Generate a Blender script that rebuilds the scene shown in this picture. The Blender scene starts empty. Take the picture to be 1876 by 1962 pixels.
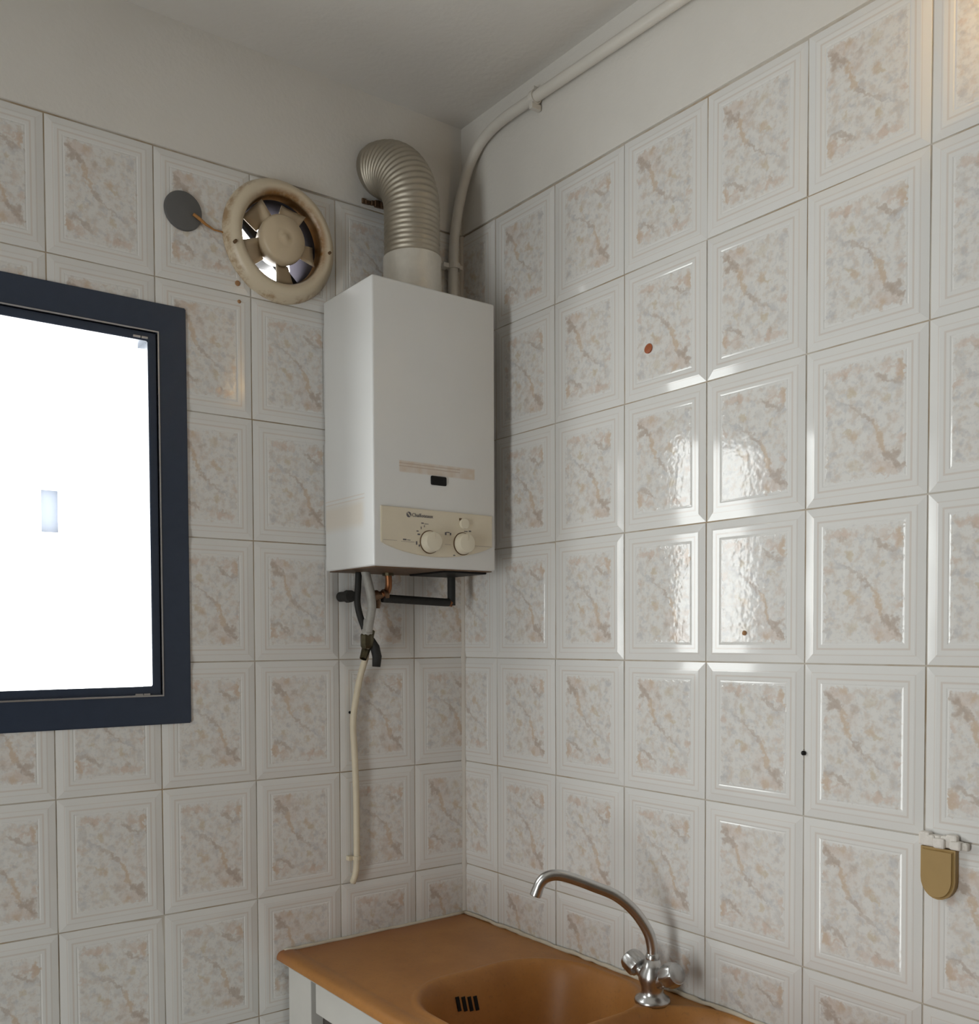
import bpy, bmesh, math, random
from mathutils import Vector, Matrix

random.seed(7)
S = bpy.context.scene
C = S.collection

# ---------------------------------------------------------------- camera
cam_d = bpy.data.cameras.new('camera')
cam = bpy.data.objects.new('camera', cam_d)
C.objects.link(cam)
cam.location = (-1.38482, -1.84980, 1.54089)
cam.rotation_euler = (1.53883, 0.0054, -0.62381)
cam_d.sensor_fit = 'HORIZONTAL'
cam_d.sensor_width = 36.0
cam_d.lens = 1832.888 * 36.0 / 1876.0
cam_d.shift_x = 84.128 / 1876.0
cam_d.shift_y = 304.753 / 1876.0
cam_d.clip_start = 0.02
S.camera = cam

# ---------------------------------------------------------------- overcast sky, exposure
SKY = 20.0
world = bpy.data.worlds.new('overcast_sky')
S.world = world
world.use_nodes = True
bg = world.node_tree.nodes['Background']
bg.inputs[0].default_value = (0.99, 0.985, 0.972, 1)
bg.inputs[1].default_value = SKY
S.view_settings.view_transform = 'Standard'
S.view_settings.look = 'None'
S.view_settings.exposure = -0.66
S.view_settings.gamma = 1.0
S.view_settings.use_curve_mapping = False
S.cycles.max_bounces = 8
S.cycles.diffuse_bounces = 5
S.cycles.glossy_bounces = 4
S.cycles.transparent_max_bounces = 8
S.cycles.caustics_reflective = False
S.cycles.caustics_refractive = False
S.cycles.sample_clamp_indirect = 40.0
S.cycles.use_adaptive_sampling = True
S.cycles.adaptive_threshold = 0.02

# window glass (left wall) and added fill door (side wall) extents
WX0, WX1, WZ0, WZ1 = -1.310, -0.683, 1.379, 2.198       # outer frame
GX0, GX1, GZ0, GZ1 = -1.234, -0.759, 1.447, 2.1215      # glass
DY0, DY1, DZ1 = -1.35, -0.80, 2.12                       # door opening


def portal(name, loc, rot, sx, sy):                      # guides the sky's own light through an opening
    l = bpy.data.lights.new(name, 'AREA')
    l.shape = 'RECTANGLE'
    l.size, l.size_y = sx, sy
    l.cycles.is_portal = True
    o = bpy.data.objects.new(name, l)
    C.objects.link(o)
    o.location, o.rotation_euler = loc, rot
    return o


portal('window_portal', ((GX0 + GX1) / 2, 0.10, (GZ0 + GZ1) / 2), (-math.pi / 2, 0, 0), GX1 - GX0, GZ1 - GZ0)
portal('fill_door_portal', (-2.68, (DY0 + DY1) / 2, 1.06), (0, -math.pi / 2, 0), 2.1, DY1 - DY0)


# ---------------------------------------------------------------- material helpers
class NT:
    def __init__(s, name):
        s.m = bpy.data.materials.new(name)
        s.m.use_nodes = True
        s.t = s.m.node_tree
        s.b = s.t.nodes['Principled BSDF']
        s.out = s.t.nodes['Material Output']

    def n(s, typ, **kw):
        nd = s.t.nodes.new(typ)
        for k, v in kw.items():
            setattr(nd, k, v)
        return nd

    def l(s, a, b):
        s.t.links.new(a, b)

    def coord(s, kind='Object'):
        return s.n('ShaderNodeTexCoord').outputs[kind]

    def math(s, op, a, b=None, clamp=False):
        nd = s.n('ShaderNodeMath', operation=op, use_clamp=clamp)
        for i, v in enumerate((a, b)):
            if v is None:
                continue
            if isinstance(v, (int, float)):
                nd.inputs[i].default_value = v
            else:
                s.l(v, nd.inputs[i])
        return nd.outputs[0]

    def maprange(s, v, a, b, c=0.0, d=1.0, smooth=True):
        nd = s.n('ShaderNodeMapRange')
        if smooth:
            nd.interpolation_type = 'SMOOTHSTEP'
        s.l(v, nd.inputs[0])
        for i, x in enumerate((a, b, c, d)):
            nd.inputs[i + 1].default_value = x
        return nd.outputs[0]

    def mix(s, fac, a, b):
        nd = s.n('ShaderNodeMix', data_type='RGBA')
        for sock, v in ((nd.inputs[0], fac), (nd.inputs[6], a), (nd.inputs[7], b)):
            if isinstance(v, (int, float)):
                sock.default_value = v
            elif isinstance(v, tuple):
                sock.default_value = (*v, 1) if len(v) == 3 else v
            else:
                s.l(v, sock)
        return nd.outputs[2]

    def noise(s, vec, scale, detail=3.0, rough=0.5, dist=0.0, dim='3D'):
        nd = s.n('ShaderNodeTexNoise', noise_dimensions=dim)
        s.l(vec, nd.inputs['Vector'])
        nd.inputs['Scale'].default_value = scale
        nd.inputs['Detail'].default_value = detail
        nd.inputs['Roughness'].default_value = rough
        nd.inputs['Distortion'].default_value = dist
        return nd

    def bump(s, h, strength, dist):
        nd = s.n('ShaderNodeBump')
        nd.inputs['Strength'].default_value = strength
        nd.inputs['Distance'].default_value = dist
        s.l(h, nd.inputs['Height'])
        s.l(nd.outputs[0], s.b.inputs['Normal'])

    def setp(s, **kw):
        for k, v in kw.items():
            k = k.replace('_', ' ')
            s.b.inputs[k].default_value = (*v, 1) if isinstance(v, tuple) else v

    # an elliptic soft patch, centre c, radii r, turned by ang about axis z (in the plane of vec)
    def blob(s, vec, c, r, ang=0.0, soft=0.35):
        mp = s.n('ShaderNodeMapping', vector_type='TEXTURE')
        s.l(vec, mp.inputs[0])
        mp.inputs['Location'].default_value = c
        mp.inputs['Rotation'].default_value = (0, 0, ang)
        mp.inputs['Scale'].default_value = r
        ln = s.n('ShaderNodeVectorMath', operation='LENGTH')
        s.l(mp.outputs[0], ln.inputs[0])
        return s.maprange(ln.outputs['Value'], soft, 1.0, 1.0, 0.0)

    def box(s, vec, lo, hi, edge):
        sp = s.n('ShaderNodeSeparateXYZ')
        s.l(vec, sp.inputs[0])
        f = None
        for i in range(3):
            if lo[i] is None:
                continue
            a = s.maprange(sp.outputs[i], lo[i] - edge, lo[i] + edge)
            b = s.maprange(sp.outputs[i], hi[i] - edge, hi[i] + edge, 1.0, 0.0)
            m = s.math('MULTIPLY', a, b)
            f = m if f is None else s.math('MULTIPLY', f, m)
        return f


def plain(name, col, rough=0.5, metal=0.0, var=0.06, scale=30.0, bump=0.0, bscale=200.0, spec=0.5):
    t = NT(name)
    co = t.coord()
    nz = t.noise(co, scale, 4)
    dk = tuple(c * (1 - var) for c in col)
    lt = tuple(min(1, c * (1 + var)) for c in col)
    c = t.mix(nz.outputs['Fac'], dk, lt)
    t.l(c, t.b.inputs['Base Color'])
    t.setp(Roughness=rough, Metallic=metal)
    t.b.inputs['Specular IOR Level'].default_value = spec
    if bump:
        b = t.noise(co, bscale, 3)
        t.bump(b.outputs['Fac'], 0.5, bump)
    return t.m


# ---------------------------------------------------------------- mesh helpers
def link(name, me, parent=None):
    o = bpy.data.objects.new(name, me)
    C.objects.link(o)
    if parent is not None:
        o.parent = parent
    return o


def world_loc(o):
    v = Vector((0, 0, 0))
    while o is not None:
        v = v + o.location
        o = o.parent
    return v


def obj(name, bm, mat, parent=None, smooth=False, origin=None, keep=False):
    """bm holds WORLD coordinates; children share their root's origin."""
    off = world_loc(parent) if parent is not None else Vector(origin or (0, 0, 0))
    bmesh.ops.translate(bm, verts=bm.verts, vec=-off)
    me = bpy.data.meshes.new(name)
    bm.to_mesh(me)
    bm.free()
    for m in (mat if isinstance(mat, (list, tuple)) else [mat]):
        me.materials.append(m)
    if smooth:
        me.polygons.foreach_set('use_smooth', [True] * len(me.polygons))
        if smooth == 'auto':
            me.set_sharp_from_angle(angle=math.radians(38))
    o = link(name, me, parent)
    if parent is None:
        o.location = off
    return o


def tag(o, label=None, cat=None, group=None, kind=None):
    for k, v in (('label', label), ('category', cat), ('group', group), ('kind', kind)):
        if v:
            o[k] = v
    return o


def thing(name, loc, label, cat, group=None):
    o = bpy.data.objects.new(name, None)
    C.objects.link(o)
    o.location = loc
    o.empty_display_size = 0.05
    return tag(o, label, cat, group)


def bx(bm, x0, x1, y0, y1, z0, z1, bev=0.0, seg=2, mi=0):
    x0, x1 = sorted((x0, x1)); y0, y1 = sorted((y0, y1)); z0, z1 = sorted((z0, z1))
    r = bmesh.ops.create_cube(bm, size=1.0, matrix=Matrix.Translation(((x0 + x1) / 2, (y0 + y1) / 2, (z0 + z1) / 2)) @ Matrix.Diagonal((x1 - x0, y1 - y0, z1 - z0, 1)))
    vs = r['verts']
    fs = set(f for v in vs for f in v.link_faces)
    for f in fs:
        f.material_index = mi
    if bev:
        es = list(set(e for v in vs for e in v.link_edges))
        bmesh.ops.bevel(bm, geom=es, offset=bev, segments=seg, profile=0.5, affect='EDGES')
    return vs


def box(x0, x1, y0, y1, z0, z1, bev=0.0, seg=2):
    bm = bmesh.new()
    bx(bm, x0, x1, y0, y1, z0, z1, bev, seg)
    return bm


def catmull(pts, n=8):
    P = [Vector(p) for p in pts]
    P = [2 * P[0] - P[1]] + P + [2 * P[-1] - P[-2]]
    out = []
    for i in range(1, len(P) - 2):
        a, b, c, d = P[i - 1], P[i], P[i + 1], P[i + 2]
        for k in range(n):
            t = k / n
            out.append(0.5 * ((2 * b) + (c - a) * t + (2 * a - 5 * b + 4 * c - d) * t * t + (3 * b - a - 3 * c + d) * t ** 3))
    out.append(P[-2])
    return out


def add_tube(bm, pts, rad, seg=16, caps=True):
    """pts: Vectors; rad: number or list."""
    pts = [Vector(p) for p in pts]
    n = len(pts)
    rr = rad if isinstance(rad, (list, tuple)) else [rad] * n
    t0 = (pts[1] - pts[0]).normalized()
    ref = Vector((0, 0, 1)) if abs(t0.z) < 0.9 else Vector((1, 0, 0))
    u = t0.cross(ref).normalized()
    rings = []
    for i, p in enumerate(pts):
        t = (pts[min(i + 1, n - 1)] - pts[max(i - 1, 0)]).normalized()
        u = (u - t * u.dot(t)).normalized()
        v = t.cross(u)
        rings.append([bm.verts.new(p + (u * math.cos(a) + v * math.sin(a)) * rr[i]) for a in (2 * math.pi * k / seg for k in range(seg))])
    for a, b in zip(rings, rings[1:]):
        for k in range(seg):
            bm.faces.new((a[k], a[(k + 1) % seg], b[(k + 1) % seg], b[k]))
    if caps:
        bm.faces.new(rings[0][::-1])
        bm.faces.new(rings[-1])


def tube(pts, rad, seg=16, smooth=0):
    bm = bmesh.new()
    add_tube(bm, catmull(pts, smooth) if smooth else pts, rad, seg)
    bmesh.ops.recalc_face_normals(bm, faces=bm.faces)
    return bm


def add_lathe(bm, prof, origin, axis, seg=32, close=False):
    """prof: list of (radius, height along axis)."""
    axis = Vector(axis).normalized()
    ref = Vector((0, 0, 1)) if abs(axis.z) < 0.9 else Vector((1, 0, 0))
    u = axis.cross(ref).normalized()
    v = axis.cross(u)
    o = Vector(origin)
    rings = []
    for r, h in prof:
        if r < 1e-6:
            rings.append([bm.verts.new(o + axis * h)])
        else:
            rings.append([bm.verts.new(o + axis * h + (u * math.cos(a) + v * math.sin(a)) * r) for a in (2 * math.pi * k / seg for k in range(seg))])
    pairs = list(zip(rings, rings[1:]))
    if close:
        pairs.append((rings[-1], rings[0]))
    fs = []
    for a, b in pairs:
        for k in range(seg):
            k2 = (k + 1) % seg
            if len(a) == 1 and len(b) == 1:
                continue
            if len(a) == 1:
                fs.append(bm.faces.new((a[0], b[k2], b[k])))
            elif len(b) == 1:
                fs.append(bm.faces.new((a[k], a[k2], b[0])))
            else:
                fs.append(bm.faces.new((a[k], a[k2], b[k2], b[k])))
    bmesh.ops.recalc_face_normals(bm, faces=fs)


def lathe(prof, origin, axis, seg=32, close=False):
    bm = bmesh.new()
    add_lathe(bm, prof, origin, axis, seg, close)
    return bm


def text_mesh(s, size, depth, mat4):
    cu = bpy.data.curves.new('lettering', 'FONT')
    cu.body = s
    cu.size = size
    cu.extrude = depth
    cu.resolution_u = 2
    o = bpy.data.objects.new('lettering', cu)
    C.objects.link(o)
    dg = bpy.context.evaluated_depsgraph_get()
    me = bpy.data.meshes.new_from_object(o.evaluated_get(dg))
    bm = bmesh.new()
    bm.from_mesh(me)
    bm.transform(mat4)
    bpy.data.objects.remove(o)
    bpy.data.curves.remove(cu)
    bpy.data.meshes.remove(me)
    return bm


# ---------------------------------------------------------------- materials
def tile_material():
    t = NT('flowered_tile_glaze')
    raw = t.coord('Object')
    info = t.n('ShaderNodeObjectInfo')
    sh = t.n('ShaderNodeVectorMath', operation='ADD')
    t.l(raw, sh.inputs[0])
    rv = t.n('ShaderNodeCombineXYZ')
    t.l(t.math('MULTIPLY', info.outputs['Random'], 91.0), rv.inputs[0])
    t.l(rv.outputs[0], sh.inputs[1])
    # ragged print edges: wobble the coordinates a little
    wob = t.noise(sh.outputs[0], 85.0, 2, 0.65, dim='2D')
    sub = t.n('ShaderNodeVectorMath', operation='SUBTRACT')
    t.l(wob.outputs['Color'], sub.inputs[0])
    sub.inputs[1].default_value = (0.5, 0.5, 0.5)
    sc = t.n('ShaderNodeVectorMath', operation='SCALE')
    t.l(sub.outputs[0], sc.inputs[0])
    sc.inputs['Scale'].default_value = 0.019
    add = t.n('ShaderNodeVectorMath', operation='ADD')
    t.l(raw, add.inputs[0])
    t.l(sc.outputs[0], add.inputs[1])
    flat = t.n('ShaderNodeVectorMath', operation='MULTIPLY')
    t.l(add.outputs[0], flat.inputs[0])
    flat.inputs[1].default_value = (1, 1, 0)
    v = flat.outputs[0]
    base = (0.725, 0.716, 0.698)
    tan, pink, grey, brown, ochre, slate = (0.58, 0.445, 0.32), (0.615, 0.475, 0.395), (0.52, 0.50, 0.49), (0.43, 0.34, 0.28), (0.56, 0.46, 0.31), (0.48, 0.48, 0.50)
    PW, PH = 0.128, 0.178

    def P(px, py):
        return ((px - 0.5) * PW, (0.5 - py) * PH, 0.0)
    # mottled ground of the printed panel
    n1 = t.noise(sh.outputs[0], 68.0, 3, 0.6, dim='2D')
    n2 = t.noise(sh.outputs[0], 125.0, 2, 0.6, dim='2D')
    pan = t.mix(t.maprange(n1.outputs['Fac'], 0.42, 0.72), (0.715, 0.70, 0.675), (0.635, 0.58, 0.53))
    pan = t.mix(t.maprange(n2.outputs['Fac'], 0.50, 0.74, 0.0, 0.65), pan, (0.59, 0.585, 0.585))
    blobs = [   # px, py, rx, ry, angle, colour, strength
        (.22, .06, .22, .07, -.2, pink, .6), (.28, .045, .08, .045, 0, tan, .9), (.05, .06, .08, .035, -.6, brown, .6),
        (.33, .25, .20, .13, -1.0, pink, .38), (.62, .37, .085, .055, .4, tan, 1.0), (.70, .42, .07, .025, -.5, ochre, .8),
        (.42, .18, .085, .05, .2, brown, .65), (.62, .12, .10, .05, .3, ochre, .45), (.94, .07, .085, .055, .3, slate, .8),
        (.91, .16, .05, .03, .8, slate, .6), (.90, .25, .07, .03, -.7, slate, .55), (.04, .30, .06, .05, .5, pink, .75), (.03, .36, .05, .025, .3, slate, .6),
        (.30, .575, .045, .035, .4, slate, .85), (.22, .66, .06, .03, 1.1, ochre, .6), (.80, .52, .05, .04, .3, slate, .75),
        (.95, .54, .05, .03, 0, slate, .75), (.96, .64, .07, .04, .2, pink, .8), (.10, .47, .08, .05, .8, pink, .4),
        (.66, .75, .05, .055, .5, ochre, .8), (.52, .63, .08, .03, -.4, slate, .55), (.45, .46, .06, .08, .3, slate, .4),
        (.06, .87, .055, .075, .1, pink, .95), (.05, .92, .05, .04, .2, tan, .8), (.22, .93, .10, .035, .2, pink, .5),
        (.72, .935, .08, .04, .9, pink, 1.0), (.86, .945, .12, .035, .1, pink, .75), (.58, .93, .08, .05, .9, pink, .55), (.76, .90, .03, .05, .9, brown, .5),
        (.93, .80, .06, .08, .2, grey, .6), (.40, .75, .09, .05, .6, grey, .45), (.10, .74, .12, .04, .2, slate, .5), (.52, .87, .07, .03, -.8, slate, .5), (.78, .66, .12, .03, -.5, slate, .4),
    ]
    def patch(c3, r, ang, fac):
        nonlocal_v = v
        if abs(r[0] - r[1]) < .25 * max(r):
            nd = t.n('ShaderNodeVectorMath', operation='DISTANCE')
            t.l(nonlocal_v, nd.inputs[0])
            nd.inputs[1].default_value = c3
            rr_ = (r[0] + r[1]) / 2
            return t.maprange(nd.outputs['Value'], rr_ * .1, rr_, fac, 0.0)
        ca, sa = math.cos(ang), math.sin(ang)
        q = []
        for ax, k in (((ca, sa, 0), r[0]), ((-sa, ca, 0), r[1])):
            nd = t.n('ShaderNodeVectorMath', operation='DOT_PRODUCT')
            t.l(nonlocal_v, nd.inputs[0])
            nd.inputs[1].default_value = tuple(x / k for x in ax)
            d = t.math('SUBTRACT', nd.outputs['Value'], sum(x * y for x, y in zip(ax, c3)) / k)
            q.append(t.math('MULTIPLY', d, d))
        return t.maprange(t.math('ADD', q[0], q[1]), .02, 1.0, fac, 0.0)

    for px, py, rx, ry, a, c, s_ in blobs:
        pan = t.mix(patch(P(px, py), (rx * PW * 1.2, ry * PH * 1.2), a, s_ * .68), pan, c)

    def stroke(a, b, w, c, s_):
        nonlocal pan
        A, B = Vector(P(*a)), Vector(P(*b))
        d = B - A
        pan = t.mix(patch(tuple((A + B) / 2), (d.length * 0.66, w * 1.25), math.atan2(d.y, d.x), s_ * .72), pan, c)
    for a, b, w, c, s_ in (((.15, .13), (.02, .06), .0055, brown, .85), ((.16, .13), (.04, .20), .007, brown, .95), ((.15, .12), (.25, .22), .0065, brown, 1.0),
                           ((.25, .20), (.30, .36), .005, tan, .95), ((.29, .33), (.37, .47), .005, tan, .9), ((.36, .45), (.53, .57), .004, brown, .75),
                           ((.50, .56), (.74, .67), .0035, brown, .55), ((.70, .65), (.90, .74), .003, slate, .6),
                           ((.02, .78), (.16, .765), .005, brown, .6), ((.13, .765), (.37, .885), .0045, brown, .8), ((.03, .78), (.025, .92), .005, tan, .7), ((.10, .90), (.26, .86), .004, pink, .7)):
        stroke(a, b, w, c, s_)
    pan = t.mix(patch(P(.14, .86), (.05 * PW, .03 * PH), 0.0, .9), pan, (0.74, 0.72, 0.68))
    m = t.box(v, (-PW / 2, -PH / 2, None), (PW / 2, PH / 2, None), 0.0012)
    # a thin rosy line printed round the panel
    o1 = t.box(raw, (-.0775, -.1025, None), (.0775, .1025, None), .0006)
    o2 = t.box(raw, (-.0745, -.0995, None), (.0745, .0995, None), .0006)
    ringf = t.math('SUBTRACT', o1, o2, True)
    i1 = t.box(raw, (-.0865, -.1115, None), (.0865, .1115, None), .0005)
    i2 = t.box(raw, (-.0850, -.1100, None), (.0850, .1100, None), .0005)
    ring2 = t.math('SUBTRACT', i1, i2, True)
    col = t.mix(t.math('MULTIPLY', ringf, .55), base, (0.60, 0.52, 0.46))
    col = t.mix(t.math('MULTIPLY', ring2, .40), col, (0.60, 0.52, 0.46))
    col = t.mix(m, col, pan)
    # slight shade difference from tile to tile
    hs = t.n('ShaderNodeHueSaturation')
    t.l(t.maprange(info.outputs['Random'], 0, 1, .985, 1.015, False), hs.inputs['Value'])
    t.l(col, hs.inputs['Color'])
    t.l(hs.outputs[0], t.b.inputs['Base Color'])
    t.setp(Roughness=0.085)
    t.b.inputs['Specular IOR Level'].default_value = 0.42
    # the print is slightly in relief, the glaze slightly wavy
    vr = t.noise(sh.outputs[0], 85.0, 1, dim='2D')
    wv = t.noise(sh.outputs[0], 14.0, 0, dim='2D')
    h = t.math('ADD', t.math('MULTIPLY', t.math('MULTIPLY', vr.outputs['Fac'], m), 0.30), t.math('MULTIPLY', wv.outputs['Fac'], 0.45))
    t.bump(h, 0.35, 0.0016)
    return t.m


def wall_paint():
    t = NT('aged_white_wall_paint')
    co = t.coord()
    a = t.noise(co, 2.2, 5, 0.6)
    b = t.noise(co, 14.0, 4)
    c = t.mix(t.maprange(a.outputs['Fac'], .35, .75), (0.72, 0.695, 0.655), (0.665, 0.64, 0.60))
    c = t.mix(t.math('MULTIPLY', b.outputs['Fac'], .2), c, (0.60, 0.575, 0.53))
    t.l(c, t.b.inputs['Base Color'])
    t.setp(Roughness=0.75)
    g = t.noise(co, 90.0, 4)
    t.bump(g.outputs['Fac'], 0.35, 0.002)
    return t.m


def grout_mat():
    t = NT('dirty_grout')
    co = t.coord()
    a = t.noise(co, 5.0, 5, 0.65)
    c = t.mix(t.maprange(a.outputs['Fac'], .4, .65), (0.52, 0.48, 0.425), (0.38, 0.29, 0.19))
    t.l(c, t.b.inputs['Base Color'])
    t.setp(Roughness=0.9)
    return t.m


def heater_enamel():
    # coordinates relative to the heater's root at (-.22, 0, 1.692)
    t = NT('white_heater_enamel')
    co = t.coord()
    nz = t.noise(co, 9.0, 4)
    base = t.mix(nz.outputs['Fac'], (0.70, 0.70, 0.69), (0.745, 0.745, 0.735))
    scorch = (0.60, 0.47, 0.35)
    n2 = t.noise(co, 60.0, 3)
    # browned band above the sight glass on the front
    band = t.box(co, (-0.094, -0.26, .1935), (0.099, -0.19, .2165), .002)
    f1 = t.math('MULTIPLY', band, t.maprange(n2.outputs['Fac'], .2, .8, .35, .75))
    col = t.mix(f1, base, scorch)
    for z in (.2115, .2055):
        s_ = t.box(co, (-0.094, -0.26, z - .0008), (0.060, -0.19, z + .0008), .0005)
        col = t.mix(t.math('MULTIPLY', s_, .65), col, (0.45, 0.33, 0.25))
    # browned patch low on the left side
    side = t.box(co, (-0.16, -0.165, .085), (-0.148, -0.002, .135), .012)
    col = t.mix(t.math('MULTIPLY', side, .55), col, (0.66, 0.53, 0.37))
    for z in (.140, .148):
        s_ = t.box(co, (-0.16, -0.17, z - .0012), (-0.148, -0.002, z + .0012), .001)
        col = t.mix(t.math('MULTIPLY', s_, .35), col, (0.58, 0.43, 0.30))
    t.l(col, t.b.inputs['Base Color'])
    t.setp(Roughness=0.33)
    return t.m


def aged_plastic():
    # fan plastic: cream gone yellow, rust-brown grease on the inner lip
    t = NT('yellowed_fan_plastic')
    co = t.coord()
    nz = t.noise(co, 14.0, 5, .6)
    col = t.mix(nz.outputs['Fac'], (0.60, 0.50, 0.36), (0.67, 0.59, 0.45))
    sp = t.n('ShaderNodeSeparateXYZ')
    t.l(co, sp.inputs[0])
    r = t.math('SQRT', t.math('ADD', t.math('POWER', sp.outputs[0], 2.0), t.math('POWER', sp.outputs[2], 2.0)))
    g = t.noise(co, 22.0, 5, .7)
    lip = t.math('MULTIPLY', t.maprange(r, .083, .087), t.maprange(r, .091, .105, 1.0, 0.0))
    side = t.maprange(t.math('ADD', sp.outputs[0], sp.outputs[2]), -.05, .07, .12, 1.0)
    f = t.math('MULTIPLY', t.math('MULTIPLY', lip, side), t.maprange(g.outputs['Fac'], .3, .6, .35, 1.0))
    col = t.mix(f, col, (0.25, 0.115, 0.025))
    col = t.mix(t.maprange(r, .0885, .0925, .95, 0.0), col, (0.05, 0.024, 0.008))
    t.l(t.maprange(r, .0885, .0935, 0.0, 0.5), t.b.inputs['Specular IOR Level'])
    rim = t.math('MULTIPLY', t.maprange(r, .114, .124), t.maprange(g.outputs['Fac'], .45, .62, 0.05, .8))
    col = t.mix(rim, col, (0.30, 0.17, 0.07))
    t.l(col, t.b.inputs['Base Color'])
    t.setp(Roughness=0.38)
    return t.m


def resin_mat():
    t = NT('ochre_resin_sink')
    co = t.coord()
    a = t.noise(co, 6.0, 5, .65)
    b = t.noise(co, 160.0, 2)
    col = t.mix(t.maprange(a.outputs['Fac'], .3, .7), (0.365, 0.155, 0.040), (0.45, 0.205, 0.058))
    col = t.mix(t.maprange(b.outputs['Fac'], .55, .75, 0, .35), col, (0.26, 0.13, 0.05))
    # redder where the worn coat meets the wall
    sp = t.n('ShaderNodeSeparateXYZ')
    t.l(co, sp.inputs[0])
    e = t.noise(co, 12.0, 4, .6)
    d = t.math('ADD', sp.outputs[1], t.math('MULTIPLY', e.outputs['Fac'], .06))
    col = t.mix(t.maprange(d, .59, .69, 0, .6), col, (0.27, 0.095, 0.045))
    t.l(col, t.b.inputs['Base Color'])
    t.setp(Roughness=0.42)
    t.b.inputs['Specular IOR Level'].default_value = 0.35
    t.bump(b.outputs['Fac'], 0.1, 0.0006)
    return t.m


def metal(name, col, rough, var=.1, scale=40.0):
    return plain(name, col, rough, 1.0, var, scale)


def glass_pane():
    t = NT('window_pane_glass')
    tr = t.n('ShaderNodeBsdfTransparent')
    tr.inputs[0].default_value = (0.96, 0.98, 0.98, 1)
    gl = t.n('ShaderNodeBsdfGlossy')
    gl.inputs['Roughness'].default_value = 0.0
    lw = t.n('ShaderNodeLayerWeight')                   # Schlick reflectance, same from both faces
    lw.inputs[0].default_value = 0.5
    nz = t.noise(t.coord(), 3.0, 2)
    f = t.math('ADD', t.math('MULTIPLY', t.math('POWER', lw.outputs['Facing'], 5.0), 0.9), t.maprange(nz.outputs['Fac'], 0, 1, .035, .045))
    mx = t.n('ShaderNodeMixShader')
    t.l(f, mx.inputs[0])
    t.l(tr.outputs[0], mx.inputs[1])
    t.l(gl.outputs[0], mx.inputs[2])
    t.l(mx.outputs[0], t.out.inputs['Surface'])
    return t.m


M_TILE = tile_material()
M_PAINT = wall_paint()
M_GROUT = grout_mat()
M_CEIL = plain('ceiling_paint', (0.66, 0.635, 0.60), .8, var=.07, scale=2.0, bump=.002, bscale=60)
M_FLOOR = plain('floor_stone', (0.26, 0.235, 0.205), .4, var=.15, scale=6)  # unseen floor, coloured dark to reduce bounce light
M_BACK = plain('dark_back_wall', (0.30, 0.24, 0.18), .6, var=.15, scale=3)  # unseen wall, coloured dark so less light bounces onto front faces
M_ENAMEL = heater_enamel()
M_CREAM = plain('cream_control_plastic', (0.70, 0.63, 0.50), .4, var=.04, scale=25)
M_KNOB = plain('cream_knob_plastic', (0.72, 0.66, 0.53), .35, var=.04, scale=40)
M_GRIME = plain('brown_grime', (0.12, 0.065, 0.025), .6, var=.3, scale=150)
M_BLACK = plain('black_plastic', (0.008, 0.0075, 0.0075), .5, var=.2, spec=.2)
M_INK = plain('grey_print', (0.13, 0.12, 0.13), .6, var=.15, scale=300)
M_FAINT = plain('faded_print', (0.46, 0.40, 0.34), .6, var=.2, scale=300)
M_FAN = aged_plastic()
M_HUB = plain('yellowed_hub_plastic', (0.59, 0.48, 0.335), .42, var=.08, scale=25)
M_DUCT = plain('grey_duct_lining', (0.032, 0.030, 0.036), .9, var=.15, scale=30, spec=0.0)
M_ALU = metal('dull_aluminium_duct', (0.47, 0.43, 0.36), .52, .22, 18)
M_TAPE = plain('pale_foil_tape', (0.63, 0.60, 0.54), .34, metal=.35, var=.12, scale=50, bump=.002, bscale=90)
M_PIPE = plain('white_painted_pipe', (0.66, 0.63, 0.58), .45, var=.06, scale=20)
M_HOSE = plain('grey_hose', (0.36, 0.345, 0.315), .5, var=.25, scale=60)
M_RUBBER = plain('black_rubber_sleeve', (0.016, 0.015, 0.0135), .7, var=.4, scale=80, bump=.001, bscale=300)
M_COPPER = metal('tarnished_copper', (0.34, 0.15, 0.07), .45, .3, 60)
M_BRASS = metal('dirty_brass', (0.20, 0.13, 0.085), .5, .3, 80)
M_CREAMPIPE = plain('cream_painted_pipe', (0.66, 0.58, 0.44), .5, var=.12, scale=30)
M_DARKBRASS = metal('blackened_brass', (0.11, 0.095, 0.06), .45, .3, 90)
M_FRAME = plain('navy_black_aluminium', (0.032, 0.045, 0.075), .28, var=.12, scale=40)
M_GASKET = plain('glazing_gasket', (0.012, 0.014, 0.020), .45, var=.2)
M_SILVER = metal('bare_aluminium_highlight', (0.6, 0.6, 0.62), .35)
M_PANE = glass_pane()
M_RESIN = resin_mat()
M_CHROME = metal('worn_chrome', (0.58, 0.575, 0.57), .27, .12, 60)
M_ACRYLIC = plain('cloudy_knob_cap', (0.50, 0.50, 0.50), .18, metal=.5, var=.12, scale=90)
M_WHITEWOOD = plain('white_painted_cabinet', (0.66, 0.645, 0.61), .45, var=.06, scale=15)
M_EDGE = plain('chipped_grey_edge', (0.50, 0.49, 0.46), .6, var=.3, scale=40)
M_DARKGAP = plain('cabinet_gap_shade', (0.10, 0.085, 0.075), .8, var=.2)
M_CAULK = plain('aged_sealant', (0.62, 0.56, 0.45), .6, var=.2, scale=30, bump=.002, bscale=60)
M_PLUG = plain('rust_red_wall_plug', (0.36, 0.10, 0.035), .6, var=.3, scale=300)
M_TANPLUG = plain('brown_filler', (0.36, 0.19, 0.085), .7, var=.3, scale=300)
M_DISC = plain('dark_grey_disc', (0.115, 0.113, 0.112), .6, var=.07, scale=40)
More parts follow.
